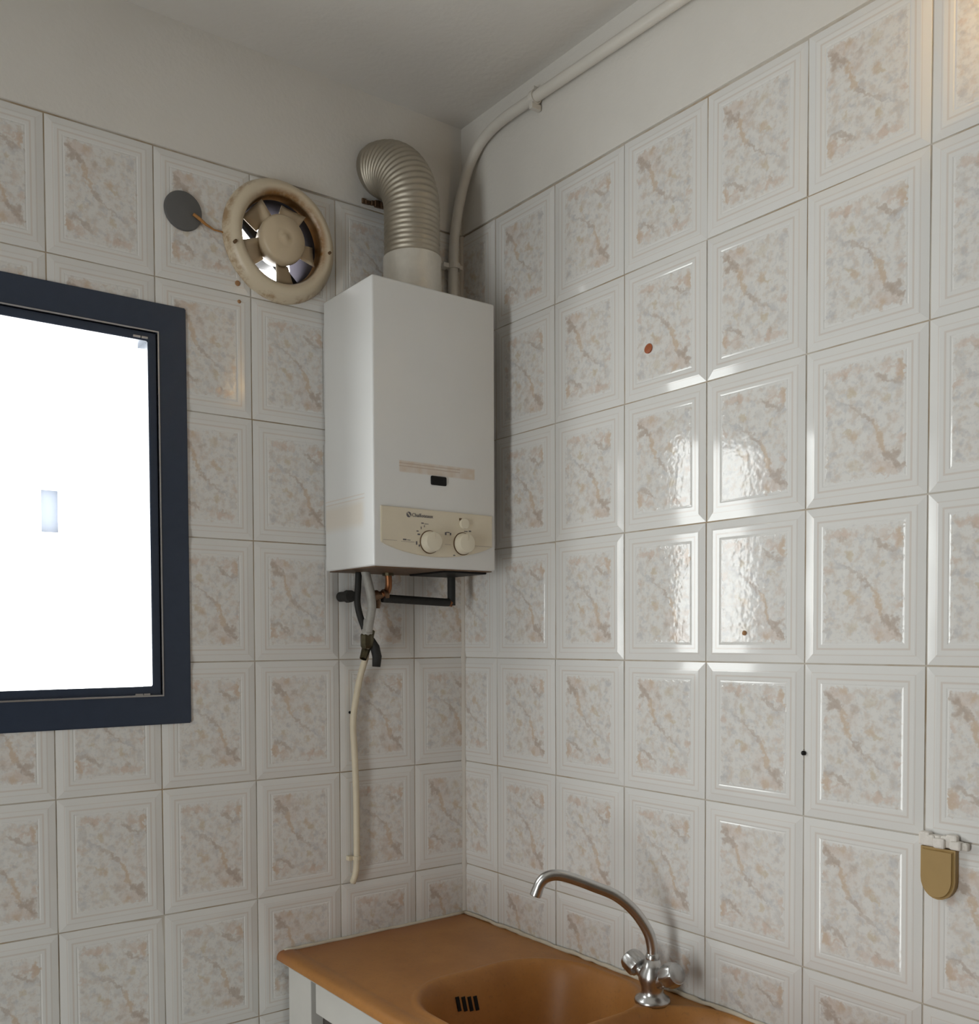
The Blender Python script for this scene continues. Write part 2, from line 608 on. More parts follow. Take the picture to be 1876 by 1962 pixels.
M_WIRE = plain('rusty_wire', (0.40, 0.185, 0.05), .6, var=.3, scale=200)
M_TAN = plain('tan_plastic', (0.36, 0.235, 0.085), .5, var=.1, scale=30)
M_CRUST = plain('white_crust', (0.74, 0.70, 0.65), .8, var=.12, scale=60, bump=.004, bscale=120)
M_FACADE = plain('white_facade', (0.80, 0.80, 0.80), .9, var=.03, scale=1)
M_SHUTTER = plain('slate_blue_shutter', (0.085, 0.095, 0.12), .6, var=.1, scale=3)

# ---------------------------------------------------------------- room shell
FAN = Vector((-0.478, 0.0, 2.376))
GROUT_N = 0.0035                     # grout face lies this far behind the glaze


def slab_with_holes(bm, xs, zs, holes, y0, y1):
    xs, zs = sorted(set(xs)), sorted(set(zs))
    for a, b in zip(xs, xs[1:]):
        for c, d in zip(zs, zs[1:]):
            mx, mz = (a + b) / 2, (c + d) / 2
            if any(h[0] < mx < h[1] and h[2] < mz < h[3] for h in holes):
                continue
            bx(bm, a, b, y0, y1, c, d)


hw = (WX0 + .012, WX1 - .012, WZ0 + .012, WZ1 - .012)
hf = (FAN.x - .088, FAN.x + .088, FAN.z - .088, FAN.z + .088)
bm = bmesh.new()
slab_with_holes(bm, [-2.6, 0.0, hw[0], hw[1], hf[0], hf[1]], [0, 2.76, hw[2], hw[3], hf[2], hf[3]], [hw, hf], GROUT_N, 0.12)
wall_left = tag(obj('wall_left', bm, M_GROUT), kind='structure')
wall_right = tag(obj('wall_right', box(GROUT_N, 0.12, -3.6, 0.12, 0, 2.76), M_GROUT), kind='structure')
# painted plaster band above the tiling
obj('plaster', box(-2.6, 0, -0.0012, GROUT_N, 2.5025, 2.752), M_PAINT, wall_left)
obj('plaster', box(-0.0012, GROUT_N, -3.6, -0.0012, 2.5025, 2.752), M_PAINT, wall_right)
tag(obj('ceiling', box(-2.72, 0.12, -3.72, 0.12, 2.752, 2.88), M_CEIL), kind='structure')
tag(obj('floor', box(-2.72, 0.12, -3.72, 0.12, -0.1, 0.0), M_FLOOR), kind='structure')
tag(obj('wall_back', box(-2.72, 0.12, -3.72, -3.6, 0, 2.752), M_BACK), kind='structure')
bm = bmesh.new()
for y0, y1, z0, z1 in ((-3.6, DY0, 0, 2.752), (DY1, 0.12, 0, 2.752), (DY0, DY1, DZ1, 2.752)):
    bx(bm, -2.72, -2.6, y0, y1, z0, z1)
tag(obj('wall_side', bm, M_PAINT), kind='structure')


# ---------------------------------------------------------------- tiles: one mesh each, pillowed edge, grooved panel
TW, TH, GAP = 0.20, 0.25, 0.0026
PROF = [(GAP / 2, -.0055), (GAP / 2, -.0023), (.0165, 0.0), (.0305, 0.0), (.0325, -.0007), (.0350, -.0001)]


def tile_polys():
    polys = []
    R = []
    for d, h in PROF:
        a, b = TW / 2 - d, TH / 2 - d
        R.append([(-a, -b, h), (a, -b, h), (a, b, h), (-a, b, h)])
    for p, q in zip(R, R[1:]):
        for k in range(4):
            polys.append([p[k], p[(k + 1) % 4], q[(k + 1) % 4], q[k]])
    polys.append(R[-1])
    return polys


def clip(poly, a, b, c):
    """keep the side a*x + b*y <= c"""
    out = []
    n = len(poly)
    for i in range(n):
        p, q = poly[i], poly[(i + 1) % n]
        dp, dq = a * p[0] + b * p[1] - c, a * q[0] + b * q[1] - c
        if dp <= 1e-9:
            out.append(p)
        if (dp < -1e-9 and dq > 1e-9) or (dp > 1e-9 and dq < -1e-9):
            t = dp / (dp - dq)
            out.append(tuple(p[k] + (q[k] - p[k]) * t for k in range(3)))
    return out if len(out) >= 3 else []


def minus(polys, planes):
    """take a convex region (all a*x+b*y<=c) away from every polygon"""
    res = []
    for poly in polys:
        rest = poly
        for a, b, c in planes:
            outside = clip(rest, -a, -b, -c)
            if outside:
                res.append(outside)
            rest = clip(rest, a, b, c)
            if not rest:
                break
    return res


def tile_mesh(polys, name='tile'):
    bm = bmesh.new()
    for p in polys:
        vs = [bm.verts.new(v) for v in p]
        try:
            f = bm.faces.new(vs)
            if f.calc_area() < 1e-9:
                bm.faces.remove(f)
        except ValueError:
            pass
    bmesh.ops.remove_doubles(bm, verts=bm.verts, dist=1e-6)
    me = bpy.data.meshes.new(name)
    bm.to_mesh(me)
    bm.free()
    me.materials.append(M_TILE)
    return me


FULL = tile_mesh(tile_polys())
FLIP180 = Matrix.Rotation(math.pi, 4, 'Z')


def lay_tiles(wall, frame, u_first, sign, ncols, A, B, holes):
    """frame(u, z): world point; local x = right as seen from the room, y = up, z = out of the wall.
    sign=+1 when u grows to the seen right (right wall), -1 on the left wall."""
    rnd = random.Random(sign + 5)
    for ci in range(-1, ncols):
        u0 = u_first + ci * TW
        uc = u0 + TW / 2
        for r in range(10):
            zc = 2.5 - TH * (r + .5)
            key = (ci, r)
            flip = True if key in B else (False if key in A else rnd.random() < .5)
            m = frame(uc, zc)
            planes_list = []
            if ci == -1:                                   # cut at the corner: u >= .001
                planes_list.append([(-sign, 0, 0)] and [(sign, 0, sign * 0 + (.001 - uc))])
            cx, cz = (sign * uc, zc)
            for h in holes:
                loc = [(a, b, c - a * cx - b * cz) for a, b, c in h]
                planes_list.append(loc)
            polys = tile_polys()
            before = polys
            changed = False
            if planes_list:
                for pl in planes_list:
                    new = minus(polys, pl)
                    if sum(len(p) for p in new) != sum(len(p) for p in polys):
                        area = lambda ps: sum(abs(sum(p[i][0] * p[(i + 1) % len(p)][1] - p[(i + 1) % len(p)][0] * p[i][1] for i in range(len(p)))) for p in ps)
                        if abs(area(new) - area(polys)) > 1e-8:
                            polys, changed = new, True
            if not polys:
                continue
            tilt = Matrix.Rotation(math.radians(rnd.gauss(0, .22)), 4, 'X') @ Matrix.Rotation(math.radians(rnd.gauss(0, .22)), 4, 'Y')
            if changed:
                if flip:                                   # the print is upside down: turn the shape the other way
                    polys = [[(-x, -y, z) for x, y, z in p] for p in polys]
                me = tile_mesh(polys)
            else:
                me = FULL
            o = link('tile', me, wall)
            o.matrix_basis = m @ tilt @ (FLIP180 if flip else Matrix.Identity(4))


def frame_left(u, z):
    return Matrix(((1, 0, 0, -u), (0, 0, -1, 0), (0, 1, 0, z), (0, 0, 0, 1)))


def frame_right(u, z):
    return Matrix(((0, 0, -1, 0), (-1, 0, 0, -u), (0, 1, 0, z), (0, 0, 0, 1)))


def rect_planes(x0, x1, z0, z1):
    return [(-1, 0, -x0), (1, 0, x1), (0, -1, -z0), (0, 1, z1)]


def disc_planes(cx, cz, r, n=12):
    return [(math.cos(a), math.sin(a), r + math.cos(a) * cx + math.sin(a) * cz) for a in (2 * math.pi * k / n for k in range(n))]


A_R = {(0, 0), (2 - 1, 0), (3 - 1, 0), (4 - 1, 0), (0, 1), (2, 1), (1, 2), (0, 4), (1, 4), (3, 4), (2, 5), (3, 5), (3, 6)}
# columns of the right wall: 0 is the first whole tile, 1 the next ...
A_R = {(0, 0), (2, 0), (3, 0), (4, 0), (1, 1), (3, 1), (2, 2), (1, 4), (2, 4), (4, 4), (5, 4), (3, 5), (4, 5), (4, 6), (0, 6)}
B_R = {(1, 0), (0, 1), (2, 1), (4, 1), (0, 2), (1, 2), (3, 2), (4, 2), (0, 3), (1, 3), (2, 3), (3, 3), (4, 3), (3, 4), (0, 4), (1, 5), (2, 5), (0, 5), (3, 6), (2, 6), (5, 2)}
A_R = {(a, b) for a, b in A_R}
A_L = {(3, 0), (2, 0), (2, 1), (2, 2), (1, 3), (1, 4), (3, 4), (1, 5), (1, 6)}
B_L = {(1, 1), (1, 2), (2, 3), (2, 4), (4, 4), (2, 5), (3, 5), (4, 5), (2, 6), (3, 6), (4, 6), (0, 3)}
# in lay_tiles column 0 starts at the first joint away from the corner
lay_tiles(wall_right, frame_right, 0.1252, +1, 8, A_R, B_R, [])
lay_tiles(wall_left, frame_left, 0.1423, -1, 9, A_L, B_L,
          [rect_planes(hw[0], hw[1], hw[2], hw[3]), disc_planes(FAN.x, FAN.z, .101)])

M_CORNER = plain('pale_corner_grout', (0.58, 0.54, 0.49), .7, var=.12, scale=12)
bm = bmesh.new()
vs = [bm.verts.new((x, y, z)) for z in (0.0, 2.5) for x, y in ((.002, .002), (-.0068, .002), (-.0062, -.0022), (-.0022, -.0062), (.002, -.0068))]
for k in range(5):
    bm.faces.new((vs[k], vs[(k + 1) % 5], vs[5 + (k + 1) % 5], vs[5 + k]))
bm.faces.new(vs[:5][::-1]); bm.faces.new(vs[5:])
bmesh.ops.recalc_face_normals(bm, faces=bm.faces)
tag(obj('trim_1', bm, M_CORNER), kind='structure')

# ---------------------------------------------------------------- window
def frame_ring(bm, x0, x1, z0, z1, w, y0, y1, bev):
    """four mitred members"""
    out = [(x0, z0), (x1, z0), (x1, z1), (x0, z1)]
    inn = [(x0 + w, z0 + w), (x1 - w, z0 + w), (x1 - w, z1 - w), (x0 + w, z1 - w)]
    vs = {}
    for tagk, pts in (('o', out), ('i', inn)):
        for k, (x, z) in enumerate(pts):
            for j, y in enumerate((y0, y1)):
                vs[tagk, k, j] = bm.verts.new((x, y, z))
    fs = []
    for k in range(4):
        n = (k + 1) % 4
        fs += [bm.faces.new((vs['o', k, 0], vs['o', n, 0], vs['i', n, 0], vs['i', k, 0])),
               bm.faces.new((vs['o', k, 1], vs['o', n, 1], vs['i', n, 1], vs['i', k, 1])),
               bm.faces.new((vs['o', k, 0], vs['o', n, 0], vs['o', n, 1], vs['o', k, 1])),
               bm.faces.new((vs['i', k, 0], vs['i', n, 0], vs['i', n, 1], vs['i', k, 1]))]
    bmesh.ops.recalc_face_normals(bm, faces=fs)
    if bev:
        es = [e for e in bm.edges if e.calc_face_angle(0) > .5 and e.verts[0] in vs.values()]
        bmesh.ops.bevel(bm, geom=es, offset=bev, segments=2, affect='EDGES')


bm = bmesh.new()
frame_ring(bm, WX0, WX1, WZ0, WZ1, .058, -0.004, 0.012, .002)
frame_ring(bm, WX0 + .013, WX1 - .013, WZ0 + .013, WZ1 - .013, .045, 0.0125, 0.115, 0)
window = tag(obj('window_1', bm, M_FRAME), kind='structure')
bm = bmesh.new()
frame_ring(bm, WX0 + .0585, WX1 - .0585, WZ0 + .0585, WZ1 - .0585, .0170, 0.001, 0.020, .0015)
obj('sash', bm, M_FRAME, window)
bm = bmesh.new()
frame_ring(bm, WX0 + .0555, WX1 - .0555, WZ0 + .0555, WZ1 - .0555, .0025, -0.0055, 0.006, 0)  # edge highlight put in as a pale metal ring
tag(obj('edge_highlight', bm, M_SILVER, window), 'thin pale bead painting the highlight between frame and sash')
obj('pane', box(GX0 - .004, GX1 + .004, .010, .014, GZ0 - .004, GZ1 + .004), M_PANE, window)
for x, z in ((GX1 - .012, GZ0 - .008), (GX1 - .006, GZ1 + .006)):
    bm = bmesh.new()
    bx(bm, x - .022, x - .008, -.002, .008, z - .0018, z + .0018)
    bx(bm, x - .006, x + .006, -.002, .008, z - .0018, z + .0018)
    tag(obj('corner_clip', bm, M_SILVER, window), 'bare metal corner clip')

# unseen balcony door, added in the side wall to fill the room with light
bm = bmesh.new()
for y0, y1, z0, z1 in ((DY0, DY0 + .07, 0, DZ1), (DY1 - .07, DY1, 0, DZ1), (DY0 + .07, DY1 - .07, 0, .12), (DY0 + .07, DY1 - .07, DZ1 - .07, DZ1)):
    bx(bm, -2.70, -2.63, y0, y1, z0, z1)
door = tag(obj('fill_door_1', bm, M_FRAME), kind='structure')
obj('pane', box(-2.667, -2.663, DY0 + .07, DY1 - .07, .12, DZ1 - .07), M_PANE, door)

# ---------------------------------------------------------------- pale building outside
b = thing('apartment_building', (0.2, 9.6, -9.0), 'overexposed white building with one shuttered opening seen through the window', 'building')
bm = bmesh.new()
slab_with_holes(bm, [-1.5, 1.7, 1.11, 1.31], [-9, 4.0, 2.72, 3.19], [(1.11, 1.31, 2.72, 3.19)], 9.0, 9.2)
obj('wall', bm, M_FACADE, b)
obj('shutter', box(1.11, 1.31, 9.12, 9.15, 2.72, 3.19), M_SHUTTER, b)
obj('window_sill', box(1.09, 1.33, 8.96, 9.1, 2.68, 2.72, .005), M_FACADE, b)

# ---------------------------------------------------------------- extractor fan
fan = thing('extractor_fan', FAN, 'round yellowed plastic extractor fan with greasy rim set in left wall', 'fan')
NY = Vector((0, -1, 0))
obj('rim', lathe([(.088, -.004), (.1262, -.004), (.1262, .004), (.1235, .012), (.116, .0235), (.108, .0285), (.101, .0285), (.094, .024), (.0885, .014), (.0865, .004), (.0865, -.004)], FAN, NY, 64), M_FAN, fan, 'auto')
obj('duct', lathe([(.0868, -.001), (.0868, -.125), (.0885, -.125), (.0885, -.001)], FAN, NY, 48, True), M_DUCT, fan, True)
obj('hub', lathe([(0, -.03), (.040, -.03), (.046, -.012), (.0505, .010), (.0495, .022), (.045, .028), (.018, .0305), (.008, .0300), (.007, .0312), (0, .0312)], FAN, NY, 48), M_HUB, fan, True)
for k in range(5):
    a = math.radians(64 + 72 * k)
    bm = bmesh.new()
    rad = Vector((math.cos(a), 0, math.sin(a)))
    tan_ = Vector((-math.sin(a), 0, math.cos(a)))
    grid = []
    for i in range(5):
        r = .044 + (.083 - .044) * i / 4
        w = .019 + .006 * i / 4
        row = []
        for j in range(5):
            s_ = -1 + 2 * j / 4
            y = -.006 - .011 * s_ - .003 * (1 - s_ * s_)
            row.append(FAN + rad * r + tan_ * (w * s_) + NY * (y + .004))
        grid.append(row)
    vv = [[[bm.verts.new(p + NY * d) for p in row] for row in grid] for d in (0, -.003)]
    for i in range(4):
        for j in range(4):
            bm.faces.new((vv[0][i][j], vv[0][i + 1][j], vv[0][i + 1][j + 1], vv[0][i][j + 1]))
            bm.faces.new((vv[1][i][j], vv[1][i][j + 1], vv[1][i + 1][j + 1], vv[1][i + 1][j]))
    for i in range(4):
        for j in (0, 4):
            bm.faces.new((vv[0][i][j], vv[0][i + 1][j], vv[1][i + 1][j], vv[1][i][j]))
            bm.faces.new((vv[0][j][i], vv[0][j][i + 1], vv[1][j][i + 1], vv[1][j][i]))
    bmesh.ops.recalc_face_normals(bm, faces=bm.faces)
    obj('blade', bm, M_HUB, fan, True)
bm = bmesh.new()
add_lathe(bm, [(0, -.085), (.030, -.085), (.030, -.03), (0, -.03)], FAN, NY, 24)
obj('motor', bm, M_BLACK, fan, 'auto')
for k in range(2):
    a = math.radians(137 + 180 * k)
    d = Vector((math.cos(a), 0, math.sin(a)))
    obj('strut', tube([FAN + d * .025 + Vector((0, .06, 0)), FAN + d * .086 + Vector((0, .06, 0))], .011, 8), M_BLACK, fan)
for x, z in ((-.117, -.033), (.110, -.008)):
    obj('screw', lathe([(0, .034), (.003, .033), (.0035, .024), (0, .02)], FAN + Vector((x * .94, 0, z)), NY, 12), M_GRIME, fan)

# grey disc and its wire
DISC = Vector((-.685, 0, 2.388))
obj_ = obj('wall_disc', lathe([(0, .0065), (.034, .0065), (.0372, .005), (.0385, .0015), (.0385, -.001), (0, -.001)], DISC, NY, 48), M_DISC, None, 'auto', origin=DISC)
tag(obj_, 'dark grey round blanking disc on tiles left of the extractor fan', 'disc')
w = tube([(-.667, -.0085, 2.384), (-.655, -.0085, 2.378), (-.640, -.006, 2.371), (-.622, -.003, 2.366), (-.606, -.003, 2.366), (-.600, -.0035, 2.364)], [.0030, .0035, .0028, .0018, .0016, .0016, ] , 8)
tag(obj('wire', w, M_WIRE, None, True), 'short rusty brown wire running from grey disc to extractor fan', 'wire')

# ---------------------------------------------------------------- water heater
HX0, HX1, HN, HZ0, HZ1 = -.377, -.0655, .2055, 1.692, 2.2705
heater = thing('water_heater', ((HX0 + HX1) / 2, 0, HZ0), 'white box-shaped wall-hung gas water heater with cream control panel in room corner', 'water heater')
bm = box(HX0, HX1, -HN, -.004, HZ0, HZ1, .0045, 3)
obj('casing', bm, M_ENAMEL, heater, 'auto')
obj('dark_underside', box(-.19, HX1 - .008, -.185, -.05, HZ0 - .006, HZ0 + .002, .002), M_BLACK, heater)  # black plate painting the shade of the open underside
obj('base_plate', box(HX0 + .006, HX1 - .006, -HN + .006, -.012, HZ0 - .002, HZ0 + .004), M_BRASS, heater)
# control panel: straight top, bow-shaped bottom
top = 1.813
pts = [(-.3615, top), (-.3615, 1.7405)]
for k in range(1, 16):
    s_ = k / 16
    x = -.3615 + (.3615 - .0775) * s_
    z = 1.7405 - .0265 * (1 - (2 * s_ - 1) ** 2) ** .9 + .003 * s_
    pts.append((x, z))
pts += [(-.0775, 1.7435), (-.0775, top - .002)]
bm = bmesh.new()
f0 = bm.faces.new([bm.verts.new((x, -HN + .001, z)) for x, z in pts])
ex = bmesh.ops.extrude_face_region(bm, geom=[f0])
bmesh.ops.translate(bm, verts=[v for v in ex['geom'] if isinstance(v, bmesh.types.BMVert)], vec=(0, -.0055, 0))
bmesh.ops.recalc_face_normals(bm, faces=bm.faces)
es = [e for e in bm.edges if all(abs(v.co.y - (-HN - .0045)) < 1e-5 for v in e.verts)]
bmesh.ops.bevel(bm, geom=es, offset=.0012, segments=2, affect='EDGES')
panel = obj('control_panel', bm, M_CREAM, heater)
PF = HN + .0045                                          # panel face
bm = bmesh.new()
for x0, x1, z in ((-.358, -.325, 1.7445), (-.315, -.283, 1.7435), (-.205, -.190, 1.7430), (-.130, -.081, 1.7440)):
    bx(bm, x0, x1, -PF - .0004, -PF + .001, z - .0005, z + .0005)
tag(obj('seam_line', bm, M_FAINT, panel), kind='stuff')
for x, z in ((-.2445, 1.7455), (-.1585, 1.7465)):
    o_ = (x, -PF, z)
    kn = obj('knob', lathe([(.0225, -.001), (.0225, .004), (.0215, .005), (.0205, .016), (.019, .0185), (.014, .0195), (0, .0195)], o_, NY, 40), M_KNOB, panel, 'auto')
    g = bmesh.new()
    add_lathe(g, [(.0225, -.0005), (.0225, .0012), (.0243, .0012), (.0243, -.0005)], o_, NY, 40, True)
    obj('grime_ring', g, M_GRIME, panel)
    bm = bmesh.new()
    bx(bm, x - .0012, x + .0012, -PF - .0202, -PF - .019, z + .006, z + .018)
    obj('pointer', bm, M_CREAM, panel)
o_ = (-.1555, -PF, 1.789)
obj('button', lathe([(.0115, -.001), (.0115, .004), (.0105, .006), (0, .0065)], o_, NY, 32), M_KNOB, panel, 'auto')
g = bmesh.new()
bx(g, -.1675, -.1605, -PF - .0006, -PF + .001, 1.7955, 1.8005)
obj('grime_spot', g, M_GRIME, panel)
# maker's round emblem and lettering, printed dial marks
g = bmesh.new()
add_lathe(g, [(.0058, -.0005), (.0058, .0006), (0, .0006)], (-.2958, -PF, 1.7990), NY, 24)
obj('emblem', g, M_INK, panel)
g = bmesh.new()
for k in range(5):
    t_ = -1 + k / 2
    bx(g, -.2958 + t_ * .0028 - .0009, -.2958 + t_ * .0028 + .0009, -PF - .0011, -PF - .0005, 1.7990 - t_ * .003 - .0012, 1.7990 - t_ * .003 + .0012)
obj('emblem_slash', g, M_CREAM, panel)


def face_text(s_, size, x, z, mat, name='lettering'):
    m4 = Matrix.Translation((x, -PF - .0004, z)) @ Matrix.Rotation(math.pi / 2, 4, 'X')
    return obj(name, text_mesh(s_, size, .0003, m4), mat, panel)


face_text('Chaffoteaux', .0108, -.2885, 1.7953, M_INK)
g = bmesh.new()
for x, z, w_, h_ in ((-.262, 1.7835, .006, .0022), (-.252, 1.7825, .010, .0010), (-.2745, 1.7665, .005, .0022), (-.2715, 1.760, .006, .003), (-.277, 1.742, .003, .007), (-.2705, 1.737, .003, .004),
                     (-.3065, 1.7475, .008, .0026), (-.296, 1.7468, .008, .0009), (-.2655, 1.7735, .0016, .005), (-.2575, 1.7775, .0016, .004), (-.203, 1.7655, .0035, .006), (-.197, 1.7685, .008, .0016), (-.1905, 1.7655, .003, .005),
                     (-.181, 1.7210, .005, .0022), (-.150, 1.7735, .009, .0018), (-.139, 1.7745, .006, .0026)):
    bx(g, x - w_ / 2, x + w_ / 2, -PF - .0005, -PF + .001, z - h_ / 2, z + h_ / 2)
tag(obj('dial_marks', g, M_INK, panel), kind='stuff')
# sight glass
bm = bmesh.new()
bx(bm, -.2375, -.1975, -HN - .0035, -HN + .002, 1.8655, 1.8845, .0032, 3)
obj('sight_glass', bm, M_BLACK, heater, 'auto')

# ---------------------------------------------------------------- corrugated flue
flue_root = thing('flue_duct', (-.21, -.1, HZ1), 'bent corrugated aluminium flue duct rising from water heater top into wall', 'duct')
FX = -.211
path = []
N1 = 50
for i in range(N1):
    path.append(Vector((FX, -.102, 2.355 + (2.470 - 2.355) * i / N1)))
ARC = 110
for i in range(ARC + 1):
    th = (math.pi / 2) * i / ARC
    x = FX - .020 * (i / ARC) ** 1.6
    path.append(Vector((x, -.102 * math.cos(th), 2.470 + .118 * math.sin(th))))
path.append(Vector((FX - .020, .01, 2.588)))
s_ = 0.0
rr = [.0605]
for a_, b_ in zip(path, path[1:]):
    s_ += (b_ - a_).length
    rr.append(.0600 + .0012 * math.sin(2 * math.pi * s_ / .0104))
bm = bmesh.new()
add_tube(bm, path, rr, 40)
bmesh.ops.recalc_face_normals(bm, faces=bm.faces)
obj('corrugated_duct', bm, M_ALU, flue_root, True)
prof = [(.0605, 0), (.0605, .07), (.0618, .07), (.0622, .045), (.0632, .03), (.0622, .012), (.0630, .0), (.0605, 0)]
bm = lathe([(.0612, .0), (.0634, .002), (.0626, .018), (.0640, .034), (.0630, .052), (.0634, .098), (.0612, .0985)], (FX, -.102, HZ1 - .001), (0, 0, 1), 40)
obj('tape_collar', bm, M_TAPE, flue_root, 'auto')
# broken plaster edge beneath the duct's mouth
bm = bmesh.new()
rnd = random.Random(3)
for k in range(7):
    x = -.277 + .008 * k
    bx(bm, x, x + .011, -.004 - .004 * rnd.random(), 0, 2.506 + .004 * rnd.random(), 2.516 + .010 * rnd.random(), .001, 1)
tag(obj('mortar', bm, M_BRASS), 'ragged dark mortar crumbs under the flue duct mouth', 'mortar')

# ---------------------------------------------------------------- white pipe
pipe = thing('white_pipe', (-.04, -.02, 1.75), 'white painted pipe running under ceiling and bending down into room corner', 'pipe')
pts = [(-.018, -2.4, 2.672), (-.018, -1.2, 2.679), (-.018, -.60, 2.686), (-.018, -.28, 2.692), (-.018, -.17, 2.692), (-.018, -.10, 2.676), (-.020, -.058, 2.638), (-.026, -.034, 2.58), (-.034, -.023, 2.51), (-.039, -.020, 2.44), (-.041, -.020, 2.30), (-.041, -.020, 1.75)]
obj('tube', tube(pts, .0118, 20, 8), M_PIPE, pipe, True)
for c_, ax in (((-.018, -.285, 2.692), 'y'), ((-.0385, -.020, 2.416), 'z')):
    bm = bmesh.new()
    c_ = Vector(c_)
    if ax == 'y':
        add_lathe(bm, [(.0122, -.006), (.0152, -.006), (.0152, .006), (.0122, .006)], c_, (0, 1, 0), 20, True)
        bx(bm, -.030, -.004, c_.y - .005, c_.y + .005, c_.z - .026, c_.z - .014, .001)
        bx(bm, -.024, -.010, c_.y - .004, c_.y + .004, c_.z + .013, c_.z + .022, .001)
    else:
        add_lathe(bm, [(.0122, -.006), (.0152, -.006), (.0152, .006), (.0122, .006)], c_, (0, 0, 1), 20, True)
        bx(bm, c_.x - .030, c_.x - .013, -.022, -.002, c_.z - .005, c_.z + .005, .001)
        bx(bm, c_.x + .012, c_.x + .022, -.026, -.010, c_.z - .005, c_.z + .005, .001)
    obj('clip', bm, M_PIPE, pipe)

# ---------------------------------------------------------------- pipework under the heater
hose = thing('grey_hose', (-.31, -.06, 1.56), 'grey flexible hose hanging from water heater into dark valve nut', 'hose')
hp = [(-.311, -.06, 1.694), (-.306, -.062, 1.672), (-.300, -.064, 1.645), (-.297, -.064, 1.615), (-.300, -.06, 1.585), (-.302, -.055, 1.560)]
obj('hose', tube(hp, .0098, 16, 8), M_HOSE, hose, True)
obj('sleeve', lathe([(0, .034), (.0085, .034), (.0105, .030), (.0105, .012), (.0118, .010), (.0118, -.002), (0, -.002)], (-.302, -.052, 1.555), (0, 0, 1), 20), M_HOSE, hose, 'auto')
valve = thing('gas_valve', (-.302, -.045, 1.53), 'small blackened brass valve with hanging lever under the grey hose', 'valve')
obj('nut', lathe([(0, .020), (.012, .020), (.0150, .016), (.0150, -.008), (.012, -.014), (0, -.014)], (-.301, -.05, 1.538), (0, 0, 1), 8), M_DARKBRASS, valve)
obj('body', lathe([(.008, -.03), (.010, -.006), (.010, .006), (.007, .04)], (-.297, -.042, 1.528), (.25, .1, .5), 12), M_DARKBRASS, valve, 'auto')
obj('lever', tube([(-.292, -.052, 1.545), (-.285, -.056, 1.527), (-.281, -.058, 1.506), (-.283, -.058, 1.484)], [.007, .0105, .0105, .009], 12, 0), M_RUBBER, valve, True)
sl = thing('black_sleeve', (-.32, -.045, 1.6), 'bent black rubber tube hanging on the wall side of the grey hose', 'tube')
obj('tube', tube([(-.318, -.045, 1.692), (-.320, -.045, 1.660), (-.322, -.045, 1.625), (-.316, -.046, 1.595), (-.306, -.047, 1.568), (-.302, -.047, 1.552)], .0072, 12, 6), M_RUBBER, sl, True)
obj('wall_stub', lathe([(0, .045), (.013, .045), (.014, .030), (.011, .028), (.011, -.001), (0, -.001)], (-.338, 0, 1.638), NY, 14), M_RUBBER, sl, 'auto')
cp = thing('copper_pipe', (-.26, -.06, 1.66), 'short bent copper pipe with brass fitting below water heater', 'pipe')
obj('tube', tube([(-.252, -.06, 1.693), (-.2505, -.06, 1.672), (-.2515, -.06, 1.657), (-.258, -.06, 1.646), (-.270, -.06, 1.641)], .0075, 14, 6), M_COPPER, cp, True)
obj('collar', lathe([(0, .008), (.0125, .008), (.0125, -.004), (0, -.004)], (-.252, -.06, 1.688), (0, 0, 1), 12), M_DARKBRASS, cp)
obj('fitting', lathe([(0, -.020), (.011, -.020), (.0125, -.014), (.0125, -.002), (.009, .0), (.009, .012), (.0125, .013), (.0125, .022), (0, .022)], (-.277, -.058, 1.640), (1, 0, .12), 12), M_BRASS, cp, 'auto')
obj('drain_plug', lathe([(0, -.018), (.006, -.018), (.008, -.008), (.008, .0), (0, .0)], (-.279, -.058, 1.630), (0, 0, 1), 10), M_BRASS, cp)
bp = thing('insulated_pipe', (-.18, -.06, 1.63), 'black insulated pipe running level then up into water heater', 'pipe')
obj('level_run', tube([(-.266, -.058, 1.6345), (-.100, -.060, 1.6285), (-.088, -.060, 1.6285)], .0092, 16), M_RUBBER, bp, 'auto')
obj('riser', tube([(-.0795, -.060, 1.6215), (-.0795, -.060, 1.692)], .0094, 16), M_RUBBER, bp, 'auto')
obj('elbow', tube([(-.0905, -.060, 1.6290), (-.0830, -.0605, 1.6262), (-.0800, -.060, 1.6330)], .0086, 12), M_COPPER, bp, True)

cr = thing('cream_pipe', (-.315, -.015, 1.0), 'thin cream painted pipe running down left wall tiles from valve toward sink', 'pipe')
cpts = [(-.300, -.047, 1.527), (-.297, -.034, 1.50), (-.302, -.018, 1.455), (-.3165, -.014, 1.37), (-.314, -.014, 1.29), (-.311, -.014, 1.20), (-.311, -.014, 1.06), (-.314, -.013, 1.022), (-.317, -.006, 1.002)]
obj('tube', tube(cpts, [.0072] * ((len(cpts) - 1) * 6 + 1), 14, 6), M_CREAMPIPE, cr, True)
bm = bmesh.new()
add_lathe(bm, [(.0075, -.004), (.0098, -.004), (.0098, .004), (.0075, .004)], (-.311, -.014, 1.058), (0, 0, 1), 14, True)
bx(bm, -.331, -.319, -.014, -.001, 1.053, 1.063, .001)
obj('clip', bm, M_CREAMPIPE, cr)

